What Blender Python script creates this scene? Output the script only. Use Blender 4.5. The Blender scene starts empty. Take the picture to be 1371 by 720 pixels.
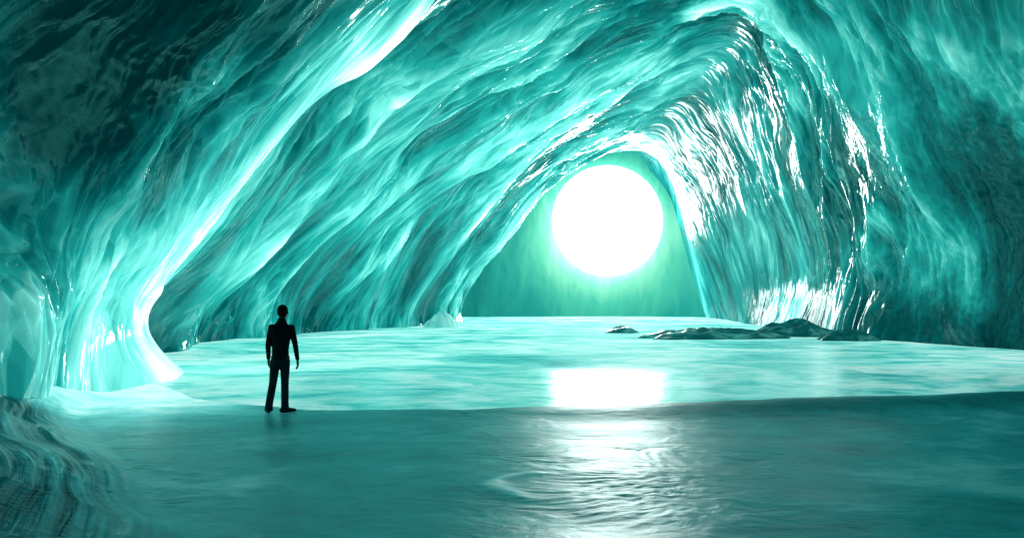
import bpy, math, numpy as np, random
from mathutils import Vector
D=bpy.data
scene=bpy.context.scene
scene.view_settings.view_transform='Standard'
scene.view_settings.look='None'
scene.view_settings.exposure=0
CAMZ=1.93
def link(o): scene.collection.objects.link(o); return o

# ---------------------------------------------------------------- noise
def perlin(x,y,seed=0):
    rs=np.random.RandomState(seed)
    perm=rs.permutation(512); perm=np.concatenate([perm,perm])
    ang=rs.rand(512)*2*math.pi
    gx=np.cos(ang); gy=np.sin(ang)
    x0=np.floor(x).astype(int); y0=np.floor(y).astype(int)
    fx=x-x0; fy=y-y0
    def g(ix,iy,dx,dy):
        h=perm[(perm[ix&511]+iy)&511]
        return gx[h]*dx+gy[h]*dy
    u=fx*fx*fx*(fx*(fx*6-15)+10); v=fy*fy*fy*(fy*(fy*6-15)+10)
    a=g(x0,y0,fx,fy); b=g(x0+1,y0,fx-1,fy)
    c=g(x0,y0+1,fx,fy-1); d=g(x0+1,y0+1,fx-1,fy-1)
    return ((a*(1-u)+b*u)*(1-v)+(c*(1-u)+d*u)*v)*1.5
def ridge(x,y,seed): return 1-2*np.abs(perlin(x,y,seed))
def scallop(x,y,seed):
    rs=np.random.RandomState(seed); jx=rs.rand(512); jy=rs.rand(512)
    perm=rs.permutation(512); perm=np.concatenate([perm,perm])
    x0=np.floor(x).astype(int); y0=np.floor(y).astype(int)
    best=np.full(x.shape,9.)
    for i in(-1,0,1):
        for j in(-1,0,1):
            h=perm[(perm[(x0+i)&511]+(y0+j))&511]
            best=np.minimum(best,(x0+i+jx[h]-x)**2+(y0+j+jy[h]-y)**2)
    return np.clip(best,0,1.2)
def sst(a,b,x):
    t=np.clip((x-a)/(b-a),0,1); return t*t*(3-2*t)

def grid_mesh(name,P,uv=None,attrs=None,flip=False):
    n,m=P.shape[:2]
    me=D.meshes.new(name)
    idx=np.arange(n*m).reshape(n,m)
    q=np.stack([idx[:-1,:-1],idx[1:,:-1],idx[1:,1:],idx[:-1,1:]],-1).reshape(-1,4)
    if flip: q=q[:,::-1]
    me.vertices.add(n*m); me.vertices.foreach_set('co',P.reshape(-1).astype(np.float32))
    nf=len(q)
    me.loops.add(nf*4); me.loops.foreach_set('vertex_index',q.reshape(-1).astype(np.int32))
    me.polygons.add(nf)
    me.polygons.foreach_set('loop_start',(np.arange(nf)*4).astype(np.int32))
    me.polygons.foreach_set('use_smooth',np.ones(nf,bool))
    me.update(calc_edges=True)
    if uv is not None:
        l=me.uv_layers.new(name='flow')
        l.data.foreach_set('uv',uv.reshape(-1,2)[q.reshape(-1)].reshape(-1).astype(np.float32))
    for k,a in (attrs or {}).items():
        at=me.attributes.new(k,'FLOAT','POINT'); at.data.foreach_set('value',a.reshape(-1).astype(np.float32))
    me.validate()
    o=D.objects.new(name,me); link(o); return o

def normals(P):
    du=np.gradient(P,axis=0); dv=np.gradient(P,axis=1)
    n=np.cross(du,dv); n/=np.linalg.norm(n,axis=2,keepdims=True)+1e-9
    return n

# ---------------------------------------------------------------- materials
class NT:
    def __init__(s,name):
        s.m=D.materials.new(name); s.m.use_nodes=True; s.t=s.m.node_tree
        s.t.nodes.clear()
    def n(s,typ,**kw):
        nd=s.t.nodes.new(typ)
        for k,v in kw.items():
            if k.startswith('_'): setattr(nd,k[1:],v)
            else:
                nd.inputs[k.replace('__',' ')].default_value=v
        return nd
    def l(s,a,b): s.t.links.new(a,b)
    def ramp(s,fac,stops):
        r=s.t.nodes.new('ShaderNodeValToRGB'); cr=r.color_ramp
        while len(cr.elements)<len(stops): cr.elements.new(0.5)
        for e,(p,c) in zip(cr.elements,stops):
            e.position=min(p,1.0); e.color=(*c,1) if len(c)==3 else c
        s.l(fac,r.inputs['Fac']); return r
    def math(s,op,a,b=None,c=None,clamp=False):
        nd=s.t.nodes.new('ShaderNodeMath'); nd.operation=op; nd.use_clamp=clamp
        for i,v in enumerate((a,b,c)):
            if v is None: continue
            if isinstance(v,(int,float)): nd.inputs[i].default_value=v
            else: s.l(v,nd.inputs[i])
        return nd.outputs[0]
    def vec(s,op,a,b,c=None):
        nd=s.t.nodes.new('ShaderNodeVectorMath'); nd.operation=op
        for i,v in enumerate((a,b,c)):
            if v is None: continue
            if isinstance(v,tuple): nd.inputs[i].default_value=v
            else: s.l(v,nd.inputs[i])
        return nd.outputs['Value'] if op in('DOT_PRODUCT','LENGTH') else nd.outputs[0]
    def out(s,sh):
        o=s.t.nodes.new('ShaderNodeOutputMaterial'); s.l(sh,o.inputs['Surface'])
        s.m.cycles.emission_sampling='NONE'
def noi(k,src,sc,det=5,dist=0,ro=.55,colour=False):
    mp=k.n('ShaderNodeMapping'); mp.inputs['Scale'].default_value=sc; k.l(src,mp.inputs['Vector'])
    nz=k.n('ShaderNodeTexNoise'); nz.inputs['Scale'].default_value=1; nz.inputs['Detail'].default_value=det; nz.inputs['Distortion'].default_value=dist
    nz.inputs['Roughness'].default_value=ro
    k.l(mp.outputs[0],nz.inputs['Vector']); return nz.outputs['Color' if colour else 'Fac']
def facets(k,src,sc):
    """flat, randomly tilted facets: returns (height, random value)"""
    co=k.vec('MULTIPLY',src,sc)
    v=k.n('ShaderNodeTexVoronoi'); v.voronoi_dimensions='2D'; v.feature='F1'; v.inputs['Scale'].default_value=1
    k.l(co,v.inputs['Vector'])
    loc=k.vec('SUBTRACT',co,v.outputs['Position'])
    tilt=k.vec('SUBTRACT',v.outputs['Color'],(.5,.5,.5))
    h=k.vec('DOT_PRODUCT',k.vec('MULTIPLY',loc,(1,1,0)),tilt)
    sep=k.n('ShaderNodeSeparateColor'); k.l(v.outputs['Color'],sep.inputs[0])
    return k.math('ADD',k.math('MULTIPLY',h,1.6),k.math('MULTIPLY',v.outputs['Distance'],.5)),sep.outputs[2]

def ice_material(name,emis=1.0,bumpd=0.12):
    k=NT(name)
    uv=k.n('ShaderNodeUVMap',_uv_map='flow').outputs[0]
    s1=noi(k,uv,(.42,.13,1),4,.3,.5); s2=noi(k,uv,(1.7,.45,1),3,.3,.55)
    mot=noi(k,uv,(1.3,.7,1),7,.3,.68)
    wc=noi(k,uv,(.7,.4,1),2,0,.5,True)
    vm=k.vec('MULTIPLY_ADD',wc,(.8,1.2,0),uv)
    h1,r1=facets(k,vm,(1.3,.26,1)); h2,r2=facets(k,vm,(4.0,.75,1))
    painted_glow=k.n('ShaderNodeAttribute',_attribute_name='painted_glow').outputs['Fac']
    crest=k.n('ShaderNodeAttribute',_attribute_name='crest').outputs['Fac']
    rg=k.n('ShaderNodeAttribute',_attribute_name='rugged').outputs['Fac']
    fa=k.n('ShaderNodeAttribute',_attribute_name='farness').outputs['Fac']
    mix=k.math('ADD',k.math('MULTIPLY',s1,.65),k.math('MULTIPLY',s2,.35))
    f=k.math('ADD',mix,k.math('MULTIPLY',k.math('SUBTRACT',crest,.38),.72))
    f=k.math('ADD',f,k.math('MULTIPLY',k.math('SUBTRACT',r1,.5),.07))
    f=k.math('ADD',f,k.math('MULTIPLY',k.math('SUBTRACT',r2,.5),.08))
    f=k.math('ADD',f,k.math('MULTIPLY',k.math('SUBTRACT',painted_glow,.47),.45))
    f=k.math('ADD',f,k.math('MULTIPLY',k.math('MULTIPLY',k.math('SUBTRACT',mot,.53),1.0),rg))
    col=k.ramp(k.math('SUBTRACT',f,k.math('MULTIPLY',fa,.18)),[(.20,(.001,.05,.055)),(.42,(.003,.16,.16)),(.61,(.018,.36,.33)),(.80,(.18,.66,.60)),(1.0,(.76,.94,.90))])  # base colour darkened near the sun to offset its strong direct light
    em=k.ramp(f,[(.16,(.0,.020,.025)),(.37,(.0,.080,.083)),(.57,(.010,.23,.215)),(.78,(.16,.56,.50)),(1.0,(.84,.98,.95))])  # ice self-glow painted as emission, standing in for transmitted light
    b=k.n('ShaderNodeBump',Strength=1.0,Distance=bumpd)
    hh=k.math('ADD',k.math('MULTIPLY',h1,.9),k.math('MULTIPLY',h2,.46))
    hh=k.math('ADD',hh,k.math('MULTIPLY',s2,.3))
    hh=k.math('ADD',hh,k.math('MULTIPLY',mot,k.math('MULTIPLY',rg,.8)))
    k.l(hh,b.inputs['Height'])
    p=k.n('ShaderNodeBsdfPrincipled',Roughness=.24,IOR=1.42)
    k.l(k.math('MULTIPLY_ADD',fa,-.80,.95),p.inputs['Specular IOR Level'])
    p.inputs['Specular Tint'].default_value=(.32,1,.93,1)
    k.l(col.outputs[0],p.inputs['Base Color']); k.l(b.outputs[0],p.inputs['Normal'])
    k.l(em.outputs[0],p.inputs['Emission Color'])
    k.l(k.math('MULTIPLY',k.math('ADD',k.math('MINIMUM',painted_glow,.85),.32),emis),p.inputs['Emission Strength'])
    r=k.math('ADD',k.math('MULTIPLY_ADD',s1,.10,.02),k.math('MULTIPLY',rg,.12))
    r=k.math('ADD',r,k.math('MULTIPLY',fa,.18)); k.l(r,p.inputs['Roughness'])
    k.out(p.outputs[0]); return k.m

# ---------------------------------------------------------------- cave shell
def p(px,py,Y): return ((px-685.5)/1000*Y, Y, CAMZ+(400-py)/1000*Y)
def w(x,y,z): return (x,y,z)
def rightT(Y,k=1.0):
    return [w(13.5,Y+.5,12.7),w(16.8,Y+1,9.8),w(18.7,Y+1.5,6.8),w(19.7,Y+2,4.0),w(19.9,Y+2.3,2),w(19.6,Y+2.5,-.5)]
chamber=[w(-11,74,-.5),w(-11.5,73,3),w(-11,72,7),w(-8,71,11),w(-2,70,15),w(5,69,18),w(10.5,69,19.0),w(14,71,17),w(16.6,75,13.5),w(17.8,78,9.5),w(18.8,79,5.5),w(19.6,79.5,2.5),w(20.4,80,-.5)]
rings=[
 [(a,b+9,c) for a,b,c in chamber],
 chamber,
 [p(617,440,60),p(614,408,61),p(640,358,61),p(682,302,60.5),p(728,249,60),p(786,213,60),p(846,200,61),p(884,212,62),p(905,246,63),p(924,290,64),p(944,332,65),p(962,380,66),p(978,432,67)],
 [p(535,446,50.8),p(545,405,51),p(590,330,50),p(650,260,48),p(730,195,46),p(840,125,43.5),p(950,85,42),p(985,140,43),p(1015,200,45),p(1037,265,47),p(1055,330,49.5),p(1060,388,50.5),p(1034,446,48.5)],
 [p(400,456,41),p(420,400,42),p(490,310,41),p(590,220,38),p(700,145,35),p(850,55,32),p(995,0,31),p(1050,60,32),p(1095,140,33.5),p(1125,220,35),p(1145,300,36),p(1150,385,37),p(1135,462,37)],
 [p(290,470,33.3),p(310,400,34),p(400,290,33),p(510,180,30),p(650,80,27.5),p(860,-30,25.5),p(1075,-110,24.5),p(1170,-30,25.5),p(1250,80,26.5),p(1300,190,27),p(1335,300,27.5),p(1360,390,28),p(1371,485,28)],
 [p(225,485,27.6),p(248,410,28.0),p(335,290,26),p(440,165,25),p(600,40,22.5),p(880,-110,20.5),w(10,19.5,14.5)]+rightT(20),
 [p(170,480,25.5),p(190,405,23.5),p(272,328,22.5),p(400,150,22),p(580,10,20),p(880,-170,18),w(10,17.5,14.5)]+rightT(18),
 [p(252,510,19.0),p(192,444,19.2),p(220,366,19),p(385,160,18.5),p(570,-40,17),w(3,15.8,12.6),w(10,15.5,14.5)]+rightT(15.5),
 [p(130,566,14.2),p(112,450,14.8),p(155,340,14.8),p(280,170,14.5),p(440,0,13.8),w(1.5,12.5,12.2),w(10,12,14.5)]+rightT(12),
 [w(-8.3,11.5,-.5),p(-5,400,12.3),p(20,260,12.2),p(120,80,11.8),p(300,-120,11),w(1,9,12.2),w(10,8,14.5)]+rightT(8),
 [w(-8.6,7,-.5),w(-9.4,7,2),w(-9,7,4.5),w(-7.5,6.5,7.5),w(-4.5,6,10),w(2,5,12.8),w(10,4,14.5)]+rightT(4),
 [w(-8.6,-3,-.5),w(-9.4,-3,2),w(-9,-3,4.5),w(-7.5,-3,7.5),w(-4.5,-3,10),w(2,-3,12.8),w(10,-3,14.5)]+rightT(-4),
]
G=np.array(rings,float)
def catmull(A,t):
    n=len(A); i=np.clip(np.floor(t).astype(int),0,n-2); f=t-i
    f=f.reshape((-1,)+(1,)*(A.ndim-1))
    P0=A[np.clip(i-1,0,n-1)];P1=A[i];P2=A[i+1];P3=A[np.clip(i+2,0,n-1)]
    return .5*((2*P1)+(-P0+P2)*f+(2*P0-5*P1+4*P2-P3)*f**2+(-P0+3*P1-3*P2+P3)*f**3)
dens=[6,100,160,170,180,170,130,140,170,150,80,20]
tr=np.concatenate([np.linspace(i,i+1,d,endpoint=False) for i,d in enumerate(dens)]+[[12.0]])
tv=np.linspace(0,12,800)
S=catmull(G,tr)
S=np.swapaxes(catmull(np.swapaxes(S,0,1),tv),0,1)
metres=np.array([86,75,60,47,37.5,30,25.5,22.5,18,14,10,6,-3.])
ra=np.interp(tr,np.arange(13),metres)
A=np.repeat(ra[:,None],len(tv),1)
L=np.linalg.norm(np.diff(S,axis=1),axis=2).mean(0); vv=np.concatenate([[0],np.cumsum(L)])
V=np.repeat(vv[None],len(tr),0)
R=np.repeat(tr[:,None],len(tv),1); VI=np.repeat(tv[None],len(tr),0)
def gs(r0,v0,sr,sv): return np.exp(-((R-r0)/sr)**2-((VI-v0)/sv)**2)
Aw=A+1.5*perlin(A/7,V/9,1)+.55*perlin(A/2.6,V/4.5,2)+.12*perlin(A/.9,V/1.7,3)
Vw=V+1.5*perlin(A/6+9,V/6,3)
N=normals(S)
rug=np.clip(.75*sst(7.4,9.2,VI)*sst(3.8,5.2,R)+.55*gs(10,3.9,1.6,1.8),0,1)
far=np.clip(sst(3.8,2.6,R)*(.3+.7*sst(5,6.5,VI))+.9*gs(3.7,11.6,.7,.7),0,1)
big=perlin(Aw/5.5,Vw/14,11)
sc1=scallop(Aw/3.0,Vw/9,21); sc2=scallop(Aw/1.15+5,Vw/4.2,22); sc3=scallop(Aw/.46,Vw/2.0,23)
med=ridge(Aw/2.4,Vw/8,12)
sm=ridge(Aw/1.0,Vw/4.4,13); sm2=ridge(Aw/.42,Vw/2.5,14); sm3=ridge(Aw/.20,Vw/1.3,16)
mask=sst(-.5,.2,perlin(A/4.5+3,V/7,32))
mask2=sst(-.5,.2,perlin(A/3+7,V/4.5,33))
lo=(1-.80*far)
up=1+.7*sst(3.2,5,R)*sst(8.5,7,VI)*sst(.8,2.5,VI)
disp=.75*big*lo+.90*(sc1-.3)*lo+.25*(med-.4)*lo+.42*(sc2-.3)*(.35+.65*mask)*lo+(.16*(sm-.4)*lo+.12*(sm2-.4)+.14*(sc3-.3)+.035*(sm3-.4))*(.18+.82*mask*mask2)*up*(1-.4*far)
rdis=.55*perlin(A/3.2,V/5.5,71)+.25*ridge(A/1.3,V/3,72)+.18*scallop(A/.8,V/1.3,73)+.10*ridge(A/.35,V/.5,74)
disp=disp*(1-.62*rug)+rdis*rug*.8
fade=np.clip(sst(1.0,1.8,R),0.2,1)
calm=1-.55*np.clip(gs(7.6,1.0,.9,1.6),0,1)-.6*gs(8.4,.1,.8,1.0)-.45*gs(7.9,2.8,.7,1.3)-.4*gs(6.6,.8,.6,1)
cd=np.linalg.norm(S-np.array([0,0,CAMZ]),axis=2)
disp=disp*fade*(.6+.4*sst(8,30,cd))*np.clip(calm,.15,1)
P=S+N*disp[...,None]*(1 if N[600,100,0]>0 else -1)
fm=(.25+.75*mask*mask2)
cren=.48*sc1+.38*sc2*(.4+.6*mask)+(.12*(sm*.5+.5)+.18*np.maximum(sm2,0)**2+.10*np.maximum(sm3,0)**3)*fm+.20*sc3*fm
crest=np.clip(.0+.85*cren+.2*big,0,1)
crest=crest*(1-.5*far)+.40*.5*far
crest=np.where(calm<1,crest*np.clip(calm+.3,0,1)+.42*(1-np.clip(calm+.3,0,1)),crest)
painted_glow=(.43+1.35*gs(8.7,.5,.9,1.9)+.50*gs(8.0,1.4,.6,2.0)+.40*gs(8.2,3.2,.7,1.6)+.25*gs(7.4,5,.6,1.5)+.28*gs(2.8,1.5,1.0,4)+.34*gs(3.4,4,1.5,2.4)+.34*gs(5.0,2.2,2.0,2.2)
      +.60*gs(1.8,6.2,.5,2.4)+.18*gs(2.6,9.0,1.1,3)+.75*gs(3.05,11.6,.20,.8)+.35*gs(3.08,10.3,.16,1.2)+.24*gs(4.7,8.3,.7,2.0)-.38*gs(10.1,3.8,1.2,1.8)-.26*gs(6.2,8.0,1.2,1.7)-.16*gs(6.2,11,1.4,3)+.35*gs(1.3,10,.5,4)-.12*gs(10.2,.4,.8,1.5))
painted_glow=np.clip(painted_glow*(.70+.5*crest),0.02,1.6)  # hand-placed glow and dark corners, painted into ice colour and emission
cave=grid_mesh('cave_wall',P,uv=np.stack([Aw,Vw],-1),attrs={'painted_glow':painted_glow,'crest':crest,'rugged':rug,'farness':far})
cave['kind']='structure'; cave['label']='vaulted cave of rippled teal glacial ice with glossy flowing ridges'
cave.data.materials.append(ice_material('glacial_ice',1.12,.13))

# back wall
xs=np.linspace(-20,32,300); zs=np.linspace(-1,24,170)
X,Z=np.meshgrid(xs,zs,indexing='ij')
Y=82-((X-8)/20)**2*6-5*sst(16.4,24,X)+.5*perlin(X/6,Z/8,41)*sst(17,15,X)+.14*ridge(X/2.0+perlin(X/4,Z/4,5),Z/7,42)+.08*ridge(X/.8+perlin(X/2,Z/2,5),Z/4,44)
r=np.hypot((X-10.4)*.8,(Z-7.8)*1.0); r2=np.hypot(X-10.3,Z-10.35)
bw=grid_mesh('cave_back_wall',np.stack([X,Y,Z],-1),attrs={'painted_glow':.85*np.exp(-(r/7.8)**2),'halo':np.exp(-np.maximum(r2-5.8,0)/2.8)})  # glow around the sun painted into the wall as radial emission
bw['kind']='structure'; bw['label']='smooth green-teal ice wall closing the far end of the cave'
k=NT('far_ice'); tc=k.n('ShaderNodeTexCoord'); o=tc.outputs['Object']
n1=noi(k,o,(.5,.25,.12),7,.6,.6); th=k.n('ShaderNodeAttribute',_attribute_name='painted_glow').outputs['Fac']; ha=k.n('ShaderNodeAttribute',_attribute_name='halo').outputs['Fac']
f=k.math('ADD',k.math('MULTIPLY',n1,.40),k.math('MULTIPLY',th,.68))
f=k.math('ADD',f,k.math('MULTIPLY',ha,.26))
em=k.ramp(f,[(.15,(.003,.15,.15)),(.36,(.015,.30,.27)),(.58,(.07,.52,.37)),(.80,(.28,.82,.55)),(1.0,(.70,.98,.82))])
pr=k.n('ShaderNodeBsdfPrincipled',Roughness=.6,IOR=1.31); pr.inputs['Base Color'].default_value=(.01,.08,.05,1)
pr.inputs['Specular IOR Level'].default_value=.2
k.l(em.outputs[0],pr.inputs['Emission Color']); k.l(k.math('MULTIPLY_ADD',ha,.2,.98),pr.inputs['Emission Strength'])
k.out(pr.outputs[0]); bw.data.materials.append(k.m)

# sun
import bmesh
def lens(r,depth,seg=64,rn=3):
    bm=bmesh.new(); c=bm.verts.new((0,-depth,0)); prev=None
    for i in range(1,rn+1):
        a=i/rn*math.pi/2
        ring=[bm.verts.new((r*math.sin(a)*math.cos(t),-depth*math.cos(a),r*math.sin(a)*math.sin(t))) for t in [2*math.pi*j/seg for j in range(seg)]]
        for j in range(seg):
            if prev is None: bm.faces.new((c,ring[j],ring[(j+1)%seg]))
            else: bm.faces.new((prev[j],ring[j],ring[(j+1)%seg],prev[(j+1)%seg]))
        prev=ring
    return bm
bm=lens(5.95,1.2,72,2)
bmesh.ops.recalc_face_normals(bm,faces=bm.faces)
me=D.meshes.new('sun'); bm.to_mesh(me); bm.free()
sun=link(D.objects.new('sun',me)); sun.location=(10.3,80.6,10.35)
sun['label']='huge round glowing white sun filling the cave opening'; sun['category']='sun'
k=NT('sun_glow'); e=k.n('ShaderNodeEmission',Strength=18.0); e.inputs[0].default_value=(.90,1,.97,1); k.out(e.outputs[0]); k.m.cycles.emission_sampling='FRONT_BACK'; me.materials.append(k.m)

# ---------------------------------------------------------------- ground / shelf
xs=np.concatenate([np.linspace(-22,-9.5,40,endpoint=False),np.linspace(-9.5,12,700,endpoint=False),np.linspace(12,26,140)])
ys=np.concatenate([np.linspace(-6,3.5,40,endpoint=False),np.linspace(3.5,21,800)])
X,Y=np.meshgrid(xs,ys,indexing='ij')
edge=13.05+np.interp(X,[-10,-8.6,-7.2,-5.8,-4.6,-3.5,1,4,7,10,14,25],[6.2,5.2,3.0,1.3,.5,.05,-.05,.25,.6,.9,1.2,1.5])+.22*perlin(X/2.3,X*0+.5,51)+.1*perlin(X/.7,X*0+.5,52)
hump=np.interp(X,[-9,-1,2,6,12,25],[.0,.0,.10,.20,.26,.28])
d=edge-Y
wl=1+1.6*sst(-4,-6.5,X)
Zs=-.35+(.385+hump*np.exp(-((d-.5)/.75)**2))*sst(-.25*wl,.22*wl,d)
Zs+=sst(0,.5,d)*(.035*perlin(X/3.2,Y/2.0,53)+.010*perlin(X/1.1,Y/.7,54))
patch=sst(-.1,.5,perlin(X/2.5,Y/1.6,75))
wx=X+.6*perlin(X/1.6,Y/1.2,78); wy=Y+.5*perlin(X/1.8,Y/1.1,79)
Zs+=sst(0,.5,d)*(.2+.8*patch)*(.007*perlin(wx/.5,wy/.30,55)+.005*ridge(wx/.22,wy/.13,80))
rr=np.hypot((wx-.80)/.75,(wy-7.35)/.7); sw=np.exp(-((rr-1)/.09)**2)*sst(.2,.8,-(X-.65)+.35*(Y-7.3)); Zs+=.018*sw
rp=np.exp(-((X-1.3)/1.4)**2-((Y-6.9)/.9)**2); Zs+=rp*(.005*perlin(wx/.22,wy/.14,81)+.003*perlin(wx/.10,wy/.06,85))
bx=np.interp(Y,[-6,3,6,8,9.65,12,14,17,21],[-.9,-1.4,-2.4,-3.9,-5.4,-6.9,-7.7,-8.9,-12])
q=np.maximum(bx-X+.25*perlin(X/1.5,Y/3,60),0)
cf=np.interp(Y,[-6,3,8,12,15,17],[.3,.25,.28,.36,.40,.3])
ber=cf*q**1.5/(q**.3+.35)
qq=q+.20*perlin(X/1.8,Y/3.0,57)+.04*perlin(X/.5,Y/1.6,82)
rm=.45+.55*sst(-.4,.4,perlin(X/1.2,Y/2,83))
br=(.55*ridge(qq*1.6,Y/5,58)+.45*ridge(qq*4.0+.3*perlin(X,Y/1.5,61),Y/3.4,59))*rm
rip=br*.10+(ridge(qq*8,Y/2.2,62)*.018+.005*ridge(qq*17,Y/1.2,84))*rm
bm_=sst(.1,1.2,q)*sst(13.8,11,Y)
Zs+=sst(-.3,.5,edge+3-Y)*(ber+rip*sst(0,1.0,q)*sst(15,12,Y))
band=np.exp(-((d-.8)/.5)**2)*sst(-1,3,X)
floor_glow=sst(-3.2,-6.6,X+.5*perlin(X/1.5,Y,91))*sst(10.2,13.2,Y+.5*perlin(X/1.2,Y/2,92))*(1-.8*bm_)  # light spill at the column foot, painted into floor colour and emission
gr=grid_mesh('ground',np.stack([X,Y,Zs],-1),uv=np.stack([qq,Y],-1),attrs={'berm':bm_,'crest':np.clip(br*.5+.5,0,1),'floor_glow':floor_glow,'swirl_glow':np.clip(sw*1.5,0,1.5)-band*1.1+floor_glow*2.0})  # tone sum: pale swirl, darker edge band, painted light spill
gr['kind']='structure'; gr['label']='smooth wet ice shelf with faint swirls beside the frozen pool'
k=NT('packed_ice')
tc=k.n('ShaderNodeTexCoord')
o=tc.outputs['Object']; uv=k.n('ShaderNodeUVMap',_uv_map='flow').outputs[0]
n1=noi(k,o,(.25,.40,.5),7,.9,.62); n2=noi(k,o,(1.6,2.6,2),7,1.2,.62); n3=noi(k,o,(14,24,14),3)
st=noi(k,uv,(7,.45,1),5,.2,.62)
be=k.n('ShaderNodeAttribute',_attribute_name='berm').outputs['Fac']; sgl=k.n('ShaderNodeAttribute',_attribute_name='swirl_glow').outputs['Fac']
cr=k.n('ShaderNodeAttribute',_attribute_name='crest').outputs['Fac']; fgl=k.n('ShaderNodeAttribute',_attribute_name='floor_glow').outputs['Fac']
f=k.math('ADD',k.math('MULTIPLY',n1,.7),k.math('MULTIPLY',n2,.3))
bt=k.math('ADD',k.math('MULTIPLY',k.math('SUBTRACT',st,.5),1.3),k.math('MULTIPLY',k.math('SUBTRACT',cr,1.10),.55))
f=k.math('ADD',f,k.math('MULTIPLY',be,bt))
f=k.math('ADD',f,k.math('MULTIPLY',sgl,.15))
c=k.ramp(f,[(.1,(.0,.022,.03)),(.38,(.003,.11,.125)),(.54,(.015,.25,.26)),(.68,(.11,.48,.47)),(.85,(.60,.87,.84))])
b=k.n('ShaderNodeBump',Strength=.8,Distance=.03)
hh=k.math('ADD',k.math('MULTIPLY',n2,.8),k.math('MULTIPLY',n3,.07))
hh=k.math('ADD',hh,k.math('MULTIPLY',st,k.math('MULTIPLY',be,1.8)))
k.l(hh,b.inputs['Height'])
pr=k.n('ShaderNodeBsdfPrincipled',IOR=1.42); k.l(c.outputs[0],pr.inputs['Base Color']); k.l(b.outputs[0],pr.inputs['Normal'])
pr.inputs['Specular Tint'].default_value=(.5,1,.96,1); k.l(k.math('MULTIPLY_ADD',be,-.55,.80),pr.inputs['Specular IOR Level'])
k.l(k.math('SUBTRACT',k.math('MULTIPLY_ADD',n1,.34,.19),k.math('MULTIPLY',be,.06)),pr.inputs['Roughness'])
k.l(c.outputs[0],pr.inputs['Emission Color']); k.l(k.math('ADD',k.math('MULTIPLY_ADD',fgl,.66,.25),k.math('MULTIPLY',be,.12)),pr.inputs['Emission Strength'])  # shelf emission added to brighten the foreground; the ice is no lamp
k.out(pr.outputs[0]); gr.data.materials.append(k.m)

bm=bmesh.new(); bmesh.ops.create_grid(bm,x_segments=20,y_segments=20,size=400)
me=D.meshes.new('pool_bed'); bm.to_mesh(me); bm.free(); bed=link(D.objects.new('pool_bed',me)); bed.location=(0,100,-.6)
bed['kind']='structure'; me.materials.append(gr.data.materials[0])

# water
xs=np.linspace(-30,34,200); ys=np.linspace(11,95,300)
X,Y=np.meshgrid(xs,ys,indexing='ij')
wet=sst(22.5,18.0,Y+.8*perlin(X/3,Y/1.5,81))+.95*np.exp(-((X/Y-.39)/.09)**2)*sst(40,29,Y)
wa=grid_mesh('water',np.stack([X,Y,0*X],-1),attrs={'wet':np.clip(wet,0,1)})
wa['kind']='structure'; wa['label']='pale mint half-frozen pool with soft reflections'
k=NT('frozen_pool'); tc=k.n('ShaderNodeTexCoord'); o=tc.outputs['Object']
n1=noi(k,o,(.15,.24,1),8,1.6,.62); n2=noi(k,o,(.9,1.6,1),6,1.0,.6); n3=noi(k,o,(1.5,4.5,1),4,.4)
we=k.n('ShaderNodeAttribute',_attribute_name='wet').outputs['Fac']
f=k.math('ADD',k.math('MULTIPLY',n1,.68),k.math('MULTIPLY',n2,.32))
f=k.math('SUBTRACT',f,k.math('MULTIPLY',we,.015))
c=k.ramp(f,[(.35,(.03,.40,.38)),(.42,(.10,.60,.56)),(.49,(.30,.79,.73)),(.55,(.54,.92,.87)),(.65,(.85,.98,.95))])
b=k.n('ShaderNodeBump',Strength=.6,Distance=.04); k.l(k.math('ADD',n3,n1),b.inputs['Height'])
dry=k.math('SUBTRACT',1.0,we)
pr=k.n('ShaderNodeBsdfPrincipled',IOR=1.31); k.l(c.outputs[0],pr.inputs['Base Color']); k.l(b.outputs[0],pr.inputs['Normal'])
pr.inputs['Specular Tint'].default_value=(.75,1,.98,1)
k.l(k.math('ADD',k.math('MULTIPLY_ADD',n2,.26,.05),k.math('MULTIPLY',dry,k.math('MULTIPLY_ADD',n1,.3,.36))),pr.inputs['Roughness'])
k.l(k.math('MULTIPLY_ADD',we,.45,.02),pr.inputs['Specular IOR Level'])
k.l(c.outputs[0],pr.inputs['Emission Color']); k.l(k.math('MULTIPLY_ADD',dry,.20,.46),pr.inputs['Emission Strength'])  # pool emission added to brighten it where grazing light is weak
k.out(pr.outputs[0]); wa.data.materials.append(k.m)

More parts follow.
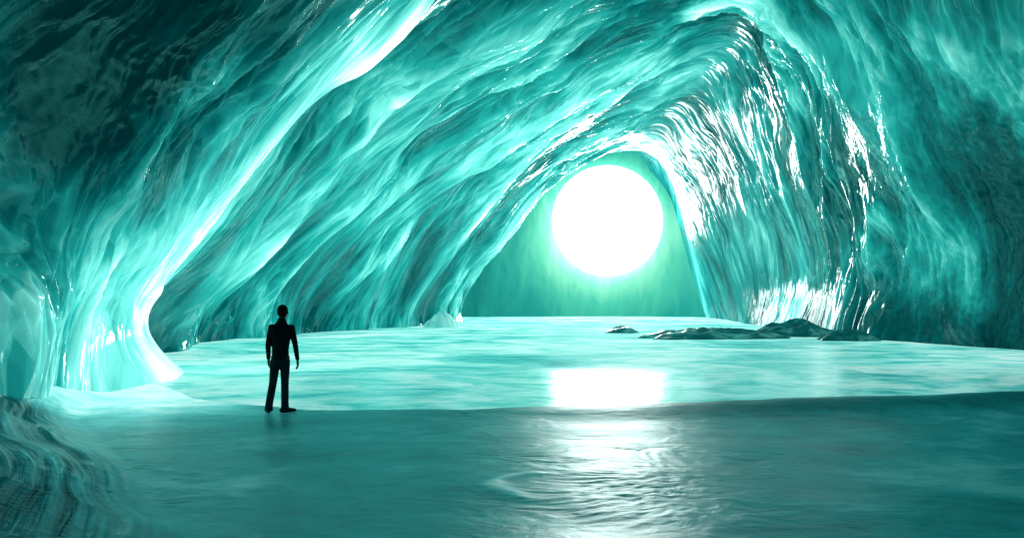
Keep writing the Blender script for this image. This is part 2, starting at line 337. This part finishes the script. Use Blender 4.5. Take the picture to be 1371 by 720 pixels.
# ---------------------------------------------------------------- rocks
k=NT('wet_dark_ice_rock'); tc=k.n('ShaderNodeTexCoord'); o=tc.outputs['Object']
n1=noi(k,o,(.9,.9,2.5),6); n2=noi(k,o,(4,4,9),5)
c=k.ramp(n1,[(.3,(.002,.05,.055)),(.52,(.012,.16,.17)),(.70,(.20,.58,.55))])
b=k.n('ShaderNodeBump',Strength=.8,Distance=.10); k.l(k.math('ADD',n1,k.math('MULTIPLY',n2,.3)),b.inputs['Height'])
pr=k.n('ShaderNodeBsdfPrincipled',Roughness=.28); k.l(c.outputs[0],pr.inputs['Base Color']); k.l(b.outputs[0],pr.inputs['Normal'])
pr.inputs['Specular Tint'].default_value=(.5,1,.95,1)
k.l(c.outputs[0],pr.inputs['Emission Color']); pr.inputs['Emission Strength'].default_value=.2
k.out(pr.outputs[0]); rockm=k.m
def rock(name,x,y,sx,sy,h,seed,mat,label,cat,sharp=1.0,group=None):
    n,m=160,60
    th=np.linspace(0,2*math.pi,n+1); rr=np.linspace(0,1.06,m)
    T,Rr=np.meshgrid(th,rr,indexing='ij')
    ou=1+.35*perlin(np.cos(T)*1.6+seed,np.sin(T)*1.6,seed)+.12*perlin(np.cos(T)*5+seed,np.sin(T)*5,seed+1)
    X=np.cos(T)*Rr*ou*sx; Yy=np.sin(T)*Rr*ou*sy
    prof=(1-np.clip(Rr,0,1)**2.4)
    hh=h*prof*(.4+.9*(.5+.5*ridge(X/1.9+seed,Yy/1.2,seed+2))**1.3*sharp)+.10*h*ridge(X/.6,Yy/.5+seed,seed+3)*prof**.5
    hh-=sst(.93,1.06,Rr)*.3
    ob=grid_mesh(name,np.stack([X,Yy,hh],-1)); ob.location=(x,y,0)
    ob['label']=label; ob['category']=cat; ob.data.materials.append(mat)
    if group: ob['group']=group
    return ob
def at(px,py): Yd=CAMZ*1000/(py-400); return (px-685.5)/1000*Yd,Yd
gname='dark rocks in the frozen pool'
x,y=at(832,445); rock('rock',x,y,.9,1.0,.28,3,rockm,'small low dark rock poking out of pale frozen pool','rock',group=gname)
x,y=at(942,452); rock('rock.001',x,y,4.0,1.8,.38,7,rockm,'long flat jagged dark rock shelf surrounded by frozen pool','rock',group=gname)
x,y=at(1068,449); rock('rock.002',x,y,2.5,1.8,.66,12,rockm,'low dark rock mound at foot of bright ice column','rock',group=gname)
x,y=at(1135,455); rock('rock.003',x,y,1.5,1.2,.38,18,rockm,'craggy dark rock at base of the ice wall','rock',group=gname)
k=NT('clear_ice'); tc=k.n('ShaderNodeTexCoord'); o=tc.outputs['Object']
n1=noi(k,o,(1.5,1.5,1),5); c=k.ramp(n1,[(.3,(.06,.5,.48)),(.7,(.5,.88,.84))])
b=k.n('ShaderNodeBump',Strength=1,Distance=.12); k.l(n1,b.inputs['Height'])
pr=k.n('ShaderNodeBsdfPrincipled',Roughness=.15); k.l(c.outputs[0],pr.inputs['Base Color']); k.l(b.outputs[0],pr.inputs['Normal'])
k.l(c.outputs[0],pr.inputs['Emission Color']); pr.inputs['Emission Strength'].default_value=.4
k.out(pr.outputs[0])
x,y=at(592,438); rock('ice_block',x,y,1.1,.9,1.2,25,k.m,'pale rounded ice lump at the foot of the wall','ice',sharp=.6)

# ---------------------------------------------------------------- person
def tube(bm,pts,rad,seg=20):
    rings=[]; pts=[Vector(q) for q in pts]; n=len(pts)
    for i,q in enumerate(pts):
        d=(pts[min(i+1,n-1)]-pts[max(i-1,0)]).normalized()
        ref=Vector((1,0,0)) if abs(d.x)<.8 else Vector((0,0,1))
        s=(ref-d*ref.dot(d)).normalized(); t=d.cross(s)
        r=rad[i]; rx,ry=(r,r) if not isinstance(r,tuple) else r
        rings.append([bm.verts.new(q+s*rx*math.cos(a)+t*ry*math.sin(a)) for a in [2*math.pi*j/seg for j in range(seg)]])
    for a,b in zip(rings,rings[1:]):
        for j in range(seg): bm.faces.new((a[j],a[(j+1)%seg],b[(j+1)%seg],b[j]))
    bm.faces.new(rings[0][::-1]); bm.faces.new(rings[-1])
def ball(bm,c,r):
    res=bmesh.ops.create_uvsphere(bm,u_segments=20,v_segments=14,radius=1)
    for v in res['verts']: v.co=Vector((v.co.x*r[0],v.co.y*r[1],v.co.z*r[2]))+Vector(c)
def smoothpts(pts,rad,k=5):
    P=np.array(pts,float); Rr=np.array([(r,r) if not isinstance(r,tuple) else r for r in rad],float)
    t=np.linspace(0,len(P)-1,(len(P)-1)*k+1)
    return [tuple(v) for v in catmull(P,t)],[tuple(np.maximum(v,.003)) for v in catmull(Rr,t)]
def ltube(bm,pts,rad): a,b=smoothpts(pts,rad); tube(bm,a,b)
def finish(name,bm,vox,mat,noise=0,it=3):
    bmesh.ops.recalc_face_normals(bm,faces=bm.faces)
    me=D.meshes.new(name+'_raw'); bm.to_mesh(me); bm.free()
    o=link(D.objects.new(name,me))
    m=o.modifiers.new('r','REMESH'); m.mode='VOXEL'; m.voxel_size=vox; m.use_smooth_shade=True
    s=o.modifiers.new('s','SMOOTH'); s.iterations=it; s.factor=.5
    dg=bpy.context.evaluated_depsgraph_get(); dg.update()
    nm=D.meshes.new_from_object(o.evaluated_get(dg)); o.modifiers.clear(); o.data=nm; nm.name=name
    for f in nm.polygons: f.use_smooth=True
    nm.materials.clear(); nm.materials.append(mat); return o
def cloth(name,col,ro=.8):
    k=NT(name); tc=k.n('ShaderNodeTexCoord'); n=noi(k,tc.outputs['Object'],(9,9,6),5,.5)
    c=k.ramp(n,[(.3,tuple(x*.7 for x in col)),(.7,tuple(x*1.3 for x in col))])
    b=k.n('ShaderNodeBump',Strength=.6,Distance=.02); k.l(n,b.inputs['Height'])
    q=k.n('ShaderNodeBsdfPrincipled',Roughness=ro); q.inputs['Specular IOR Level'].default_value=.2
    k.l(c.outputs[0],q.inputs['Base Color']); k.l(b.outputs[0],q.inputs['Normal']); k.out(q.outputs[0]); return k.m
skin=cloth('skin',(.10,.06,.045),.55); jm=cloth('dark_jacket_cloth',(.004,.008,.010)); tm=cloth('dark_denim',(.008,.022,.032)); hm=cloth('dark_hair',(.004,.004,.004)); sm_=cloth('black_leather',(.006,.006,.007),.45)
HL,HR=(-.075,0,.93),(.075,0,.93)
KL,KR=(-.128,.01,.50),(.070,.015,.50)
AL,AR=(-.195,-.01,.09),(.075,-.0,.09)
SL,SR=(-.142,0,1.425),(.180,0,1.42)
EL,ER=(-.200,-.01,1.15),(.246,-.005,1.15)
WL,WR=(-.208,.03,.90),(.274,.04,.89)
HC=(.035,.02,1.675)
bm=bmesh.new()
ltube(bm,[(0,0,.85),(0,0,.95),(0,0,1.1),(.01,0,1.28),(.015,0,1.40),(.02,0,1.47)],[(.115,.10),(.12,.10),(.11,.09),(.13,.10),(.13,.09),(.07,.06)])
ltube(bm,[(.02,0,1.44),(.025,.0,1.53),(.032,.012,1.61)],[.06,.058,.058])
ball(bm,(HC[0],HC[1]-.008,HC[2]+.025),(.080,.099,.099)); ball(bm,(HC[0],HC[1]+.035,HC[2]-.045),(.060,.066,.073))
ltube(bm,[(HC[0],HC[1]+.08,HC[2]+.015),(HC[0],HC[1]+.110,HC[2]-.02),(HC[0],HC[1]+.097,HC[2]-.032)],[.008,.013,.012])
ball(bm,(HC[0],HC[1]+.091,HC[2]-.062),(.024,.01,.006)); ball(bm,(HC[0],HC[1]+.091,HC[2]-.073),(.02,.01,.006))
for sx in(-1,1):
    ball(bm,(HC[0]+sx*.03,HC[1]+.078,HC[2]+.008),(.013,.012,.009))
    ball(bm,(HC[0]+sx*.085,HC[1]-.005,HC[2]-.008),(.010,.02,.032))
for S_,E_,W_,sg in((SL,EL,WL,-1),(SR,ER,WR,1)):
    ltube(bm,[S_,E_,W_],[.05,.038,.027])
    wx,wy,wz=W_
    ltube(bm,[W_,(wx,wy+.008,wz-.04),(wx,wy+.015,wz-.095)],[(.022,.030),(.018,.042),(.016,.042)])
    for j,(oy,ln_) in enumerate(((.032,.075),(.011,.085),(-.011,.078),(-.031,.062))):
        b0=Vector((wx,wy+.015+oy,wz-.085))
        ltube(bm,[b0,b0+Vector((-sg*.004,.004,-ln_*.45)),b0+Vector((-sg*.016,.008,-ln_*.78)),b0+Vector((-sg*.034,.01,-ln_))],[.0095,.009,.0085,.007])
    b0=Vector((wx,wy+.035,wz-.035)); ltube(bm,[b0,b0+Vector((-sg*.012,.03,-.03)),b0+Vector((-sg*.018,.038,-.062))],[.012,.0105,.008])
for H_,K_,A_ in((HL,KL,AL),(HR,KR,AR)):
    ltube(bm,[(H_[0],0,.9),H_,K_,A_,(A_[0],A_[1]+.02,.05)],[.07,.078,.052,.04,.04])
body=finish('person',bm,.0065,skin)
bm=bmesh.new()
ltube(bm,[(0,0,.89),(0,0,.95),(0,0,1.08),(.008,0,1.24),(.014,0,1.36),(.017,0,1.43),(.02,0,1.485),(.022,0,1.52)],[(.136,.118),(.140,.118),(.140,.108),(.158,.12),(.174,.12),(.160,.105),(.108,.083),(.074,.072)])
ltube(bm,[(.02,0,1.45),(.022,.0,1.50),(.024,.0,1.54),(.027,.004,1.57)],[(.12,.085),(.092,.078),(.074,.070),(.067,.067)])
for S_,E_,W_ in((SL,EL,WL),(SR,ER,WR)):
    S3=np.array(S_);E3=np.array(E_);W3=np.array(W_)
    ball(bm,S_,(.064,.066,.058))
    ltube(bm,[S_,tuple(S3*.5+E3*.5),E_,tuple(E3*.5+W3*.5),(W_[0],W_[1],W_[2]-.005)],[.060,.054,.046,.041,.034])
jacket=finish('jacket',bm,.009,jm,it=6)
bm=bmesh.new()
ltube(bm,[(0,0,.8),(0,0,.88),(0,0,.97)],[(.134,.12),(.144,.122),(.132,.11)])
for H_,K_,A_,sx in((HL,KL,AL,-1),(HR,KR,AR,1)):
    kk=np.array(K_);aa=np.array(A_);h=np.array(H_)
    ltube(bm,[(H_[0],0,.9),tuple(h*.8+kk*.2),tuple(h*.4+kk*.6),K_,tuple(kk*.55+aa*.45),tuple(kk*.15+aa*.85),(A_[0],A_[1]+.01,.035)],[.076,.085,.074,.064,.063,.062,.071])
tr_=finish('trousers',bm,.009,tm,it=4)
bm=bmesh.new(); ball(bm,(HC[0],HC[1]-.018,HC[2]+.036),(.089,.100,.098)); ball(bm,(HC[0],HC[1]-.045,HC[2]-.02),(.075,.064,.062)); ball(bm,(HC[0],HC[1]+.045,HC[2]+.087),(.055,.045,.032))
hair=finish('hair',bm,.007,hm)
shoes=[]
for A_,dx,dy in((AL,-.35,1),(AR,.75,.75)):
    bm=bmesh.new(); v=Vector((dx,dy,0)).normalized(); a=Vector((A_[0],A_[1],0))
    pts=[a-v*.085+Vector((0,0,.045)),a-v*.05+Vector((0,0,.05)),a+v*.03+Vector((0,0,.05)),a+v*.11+Vector((0,0,.04)),a+v*.175+Vector((0,0,.033)),a+v*.205+Vector((0,0,.028))]
    ltube(bm,pts,[(.03,.03),(.04,.045),(.043,.048),(.048,.038),(.042,.03),(.02,.018)])
    ltube(bm,[a+Vector((0,0,.04)),a+Vector((0,0,.13))],[.05,.047])
    shoes.append(finish('shoe',bm,.007,sm_))
for c_ in [jacket,tr_,hair]+shoes: c_.parent=body
body.location=(-3.86,12.45,.03)
body['label']='standing person in dark jacket and jeans, arms hanging, on ice shelf'; body['category']='person'

# ---------------------------------------------------------------- light
wd=D.worlds.new('World'); scene.world=wd; wd.use_nodes=True; t=wd.node_tree
sky=t.nodes.new('ShaderNodeTexSky'); sky.sky_type='NISHITA'; sky.sun_disc=False
sky.sun_elevation=math.radians(12); sky.sun_rotation=math.radians(7)
mx=t.nodes.new('ShaderNodeMix'); mx.data_type='RGBA'; mx.blend_type='MULTIPLY'; mx.inputs[0].default_value=1
t.links.new(sky.outputs[0],mx.inputs[6]); mx.inputs[7].default_value=(.05,1,.9,1)
t.links.new(mx.outputs[2],t.nodes['Background'].inputs[0]); t.nodes['Background'].inputs[1].default_value=.09
sl=D.lights.new('daylight','SUN'); sl.energy=3; sl.angle=math.radians(.5); sl.color=(1,.97,.9)
so=link(D.objects.new('daylight',sl)); so.location=(10,90,30)
so.rotation_euler=Vector((-.1265,-1,-.21)).to_track_quat('-Z','Y').to_euler()

cam=D.cameras.new('camera'); co=link(D.objects.new('camera',cam)); co.location=(0,0,CAMZ); co.rotation_euler=(math.pi/2,0,0)
cam.sensor_width=36; cam.lens=36*1000/1371; cam.shift_y=40/1371; cam.clip_end=2000; cam.clip_start=.05
scene.camera=co
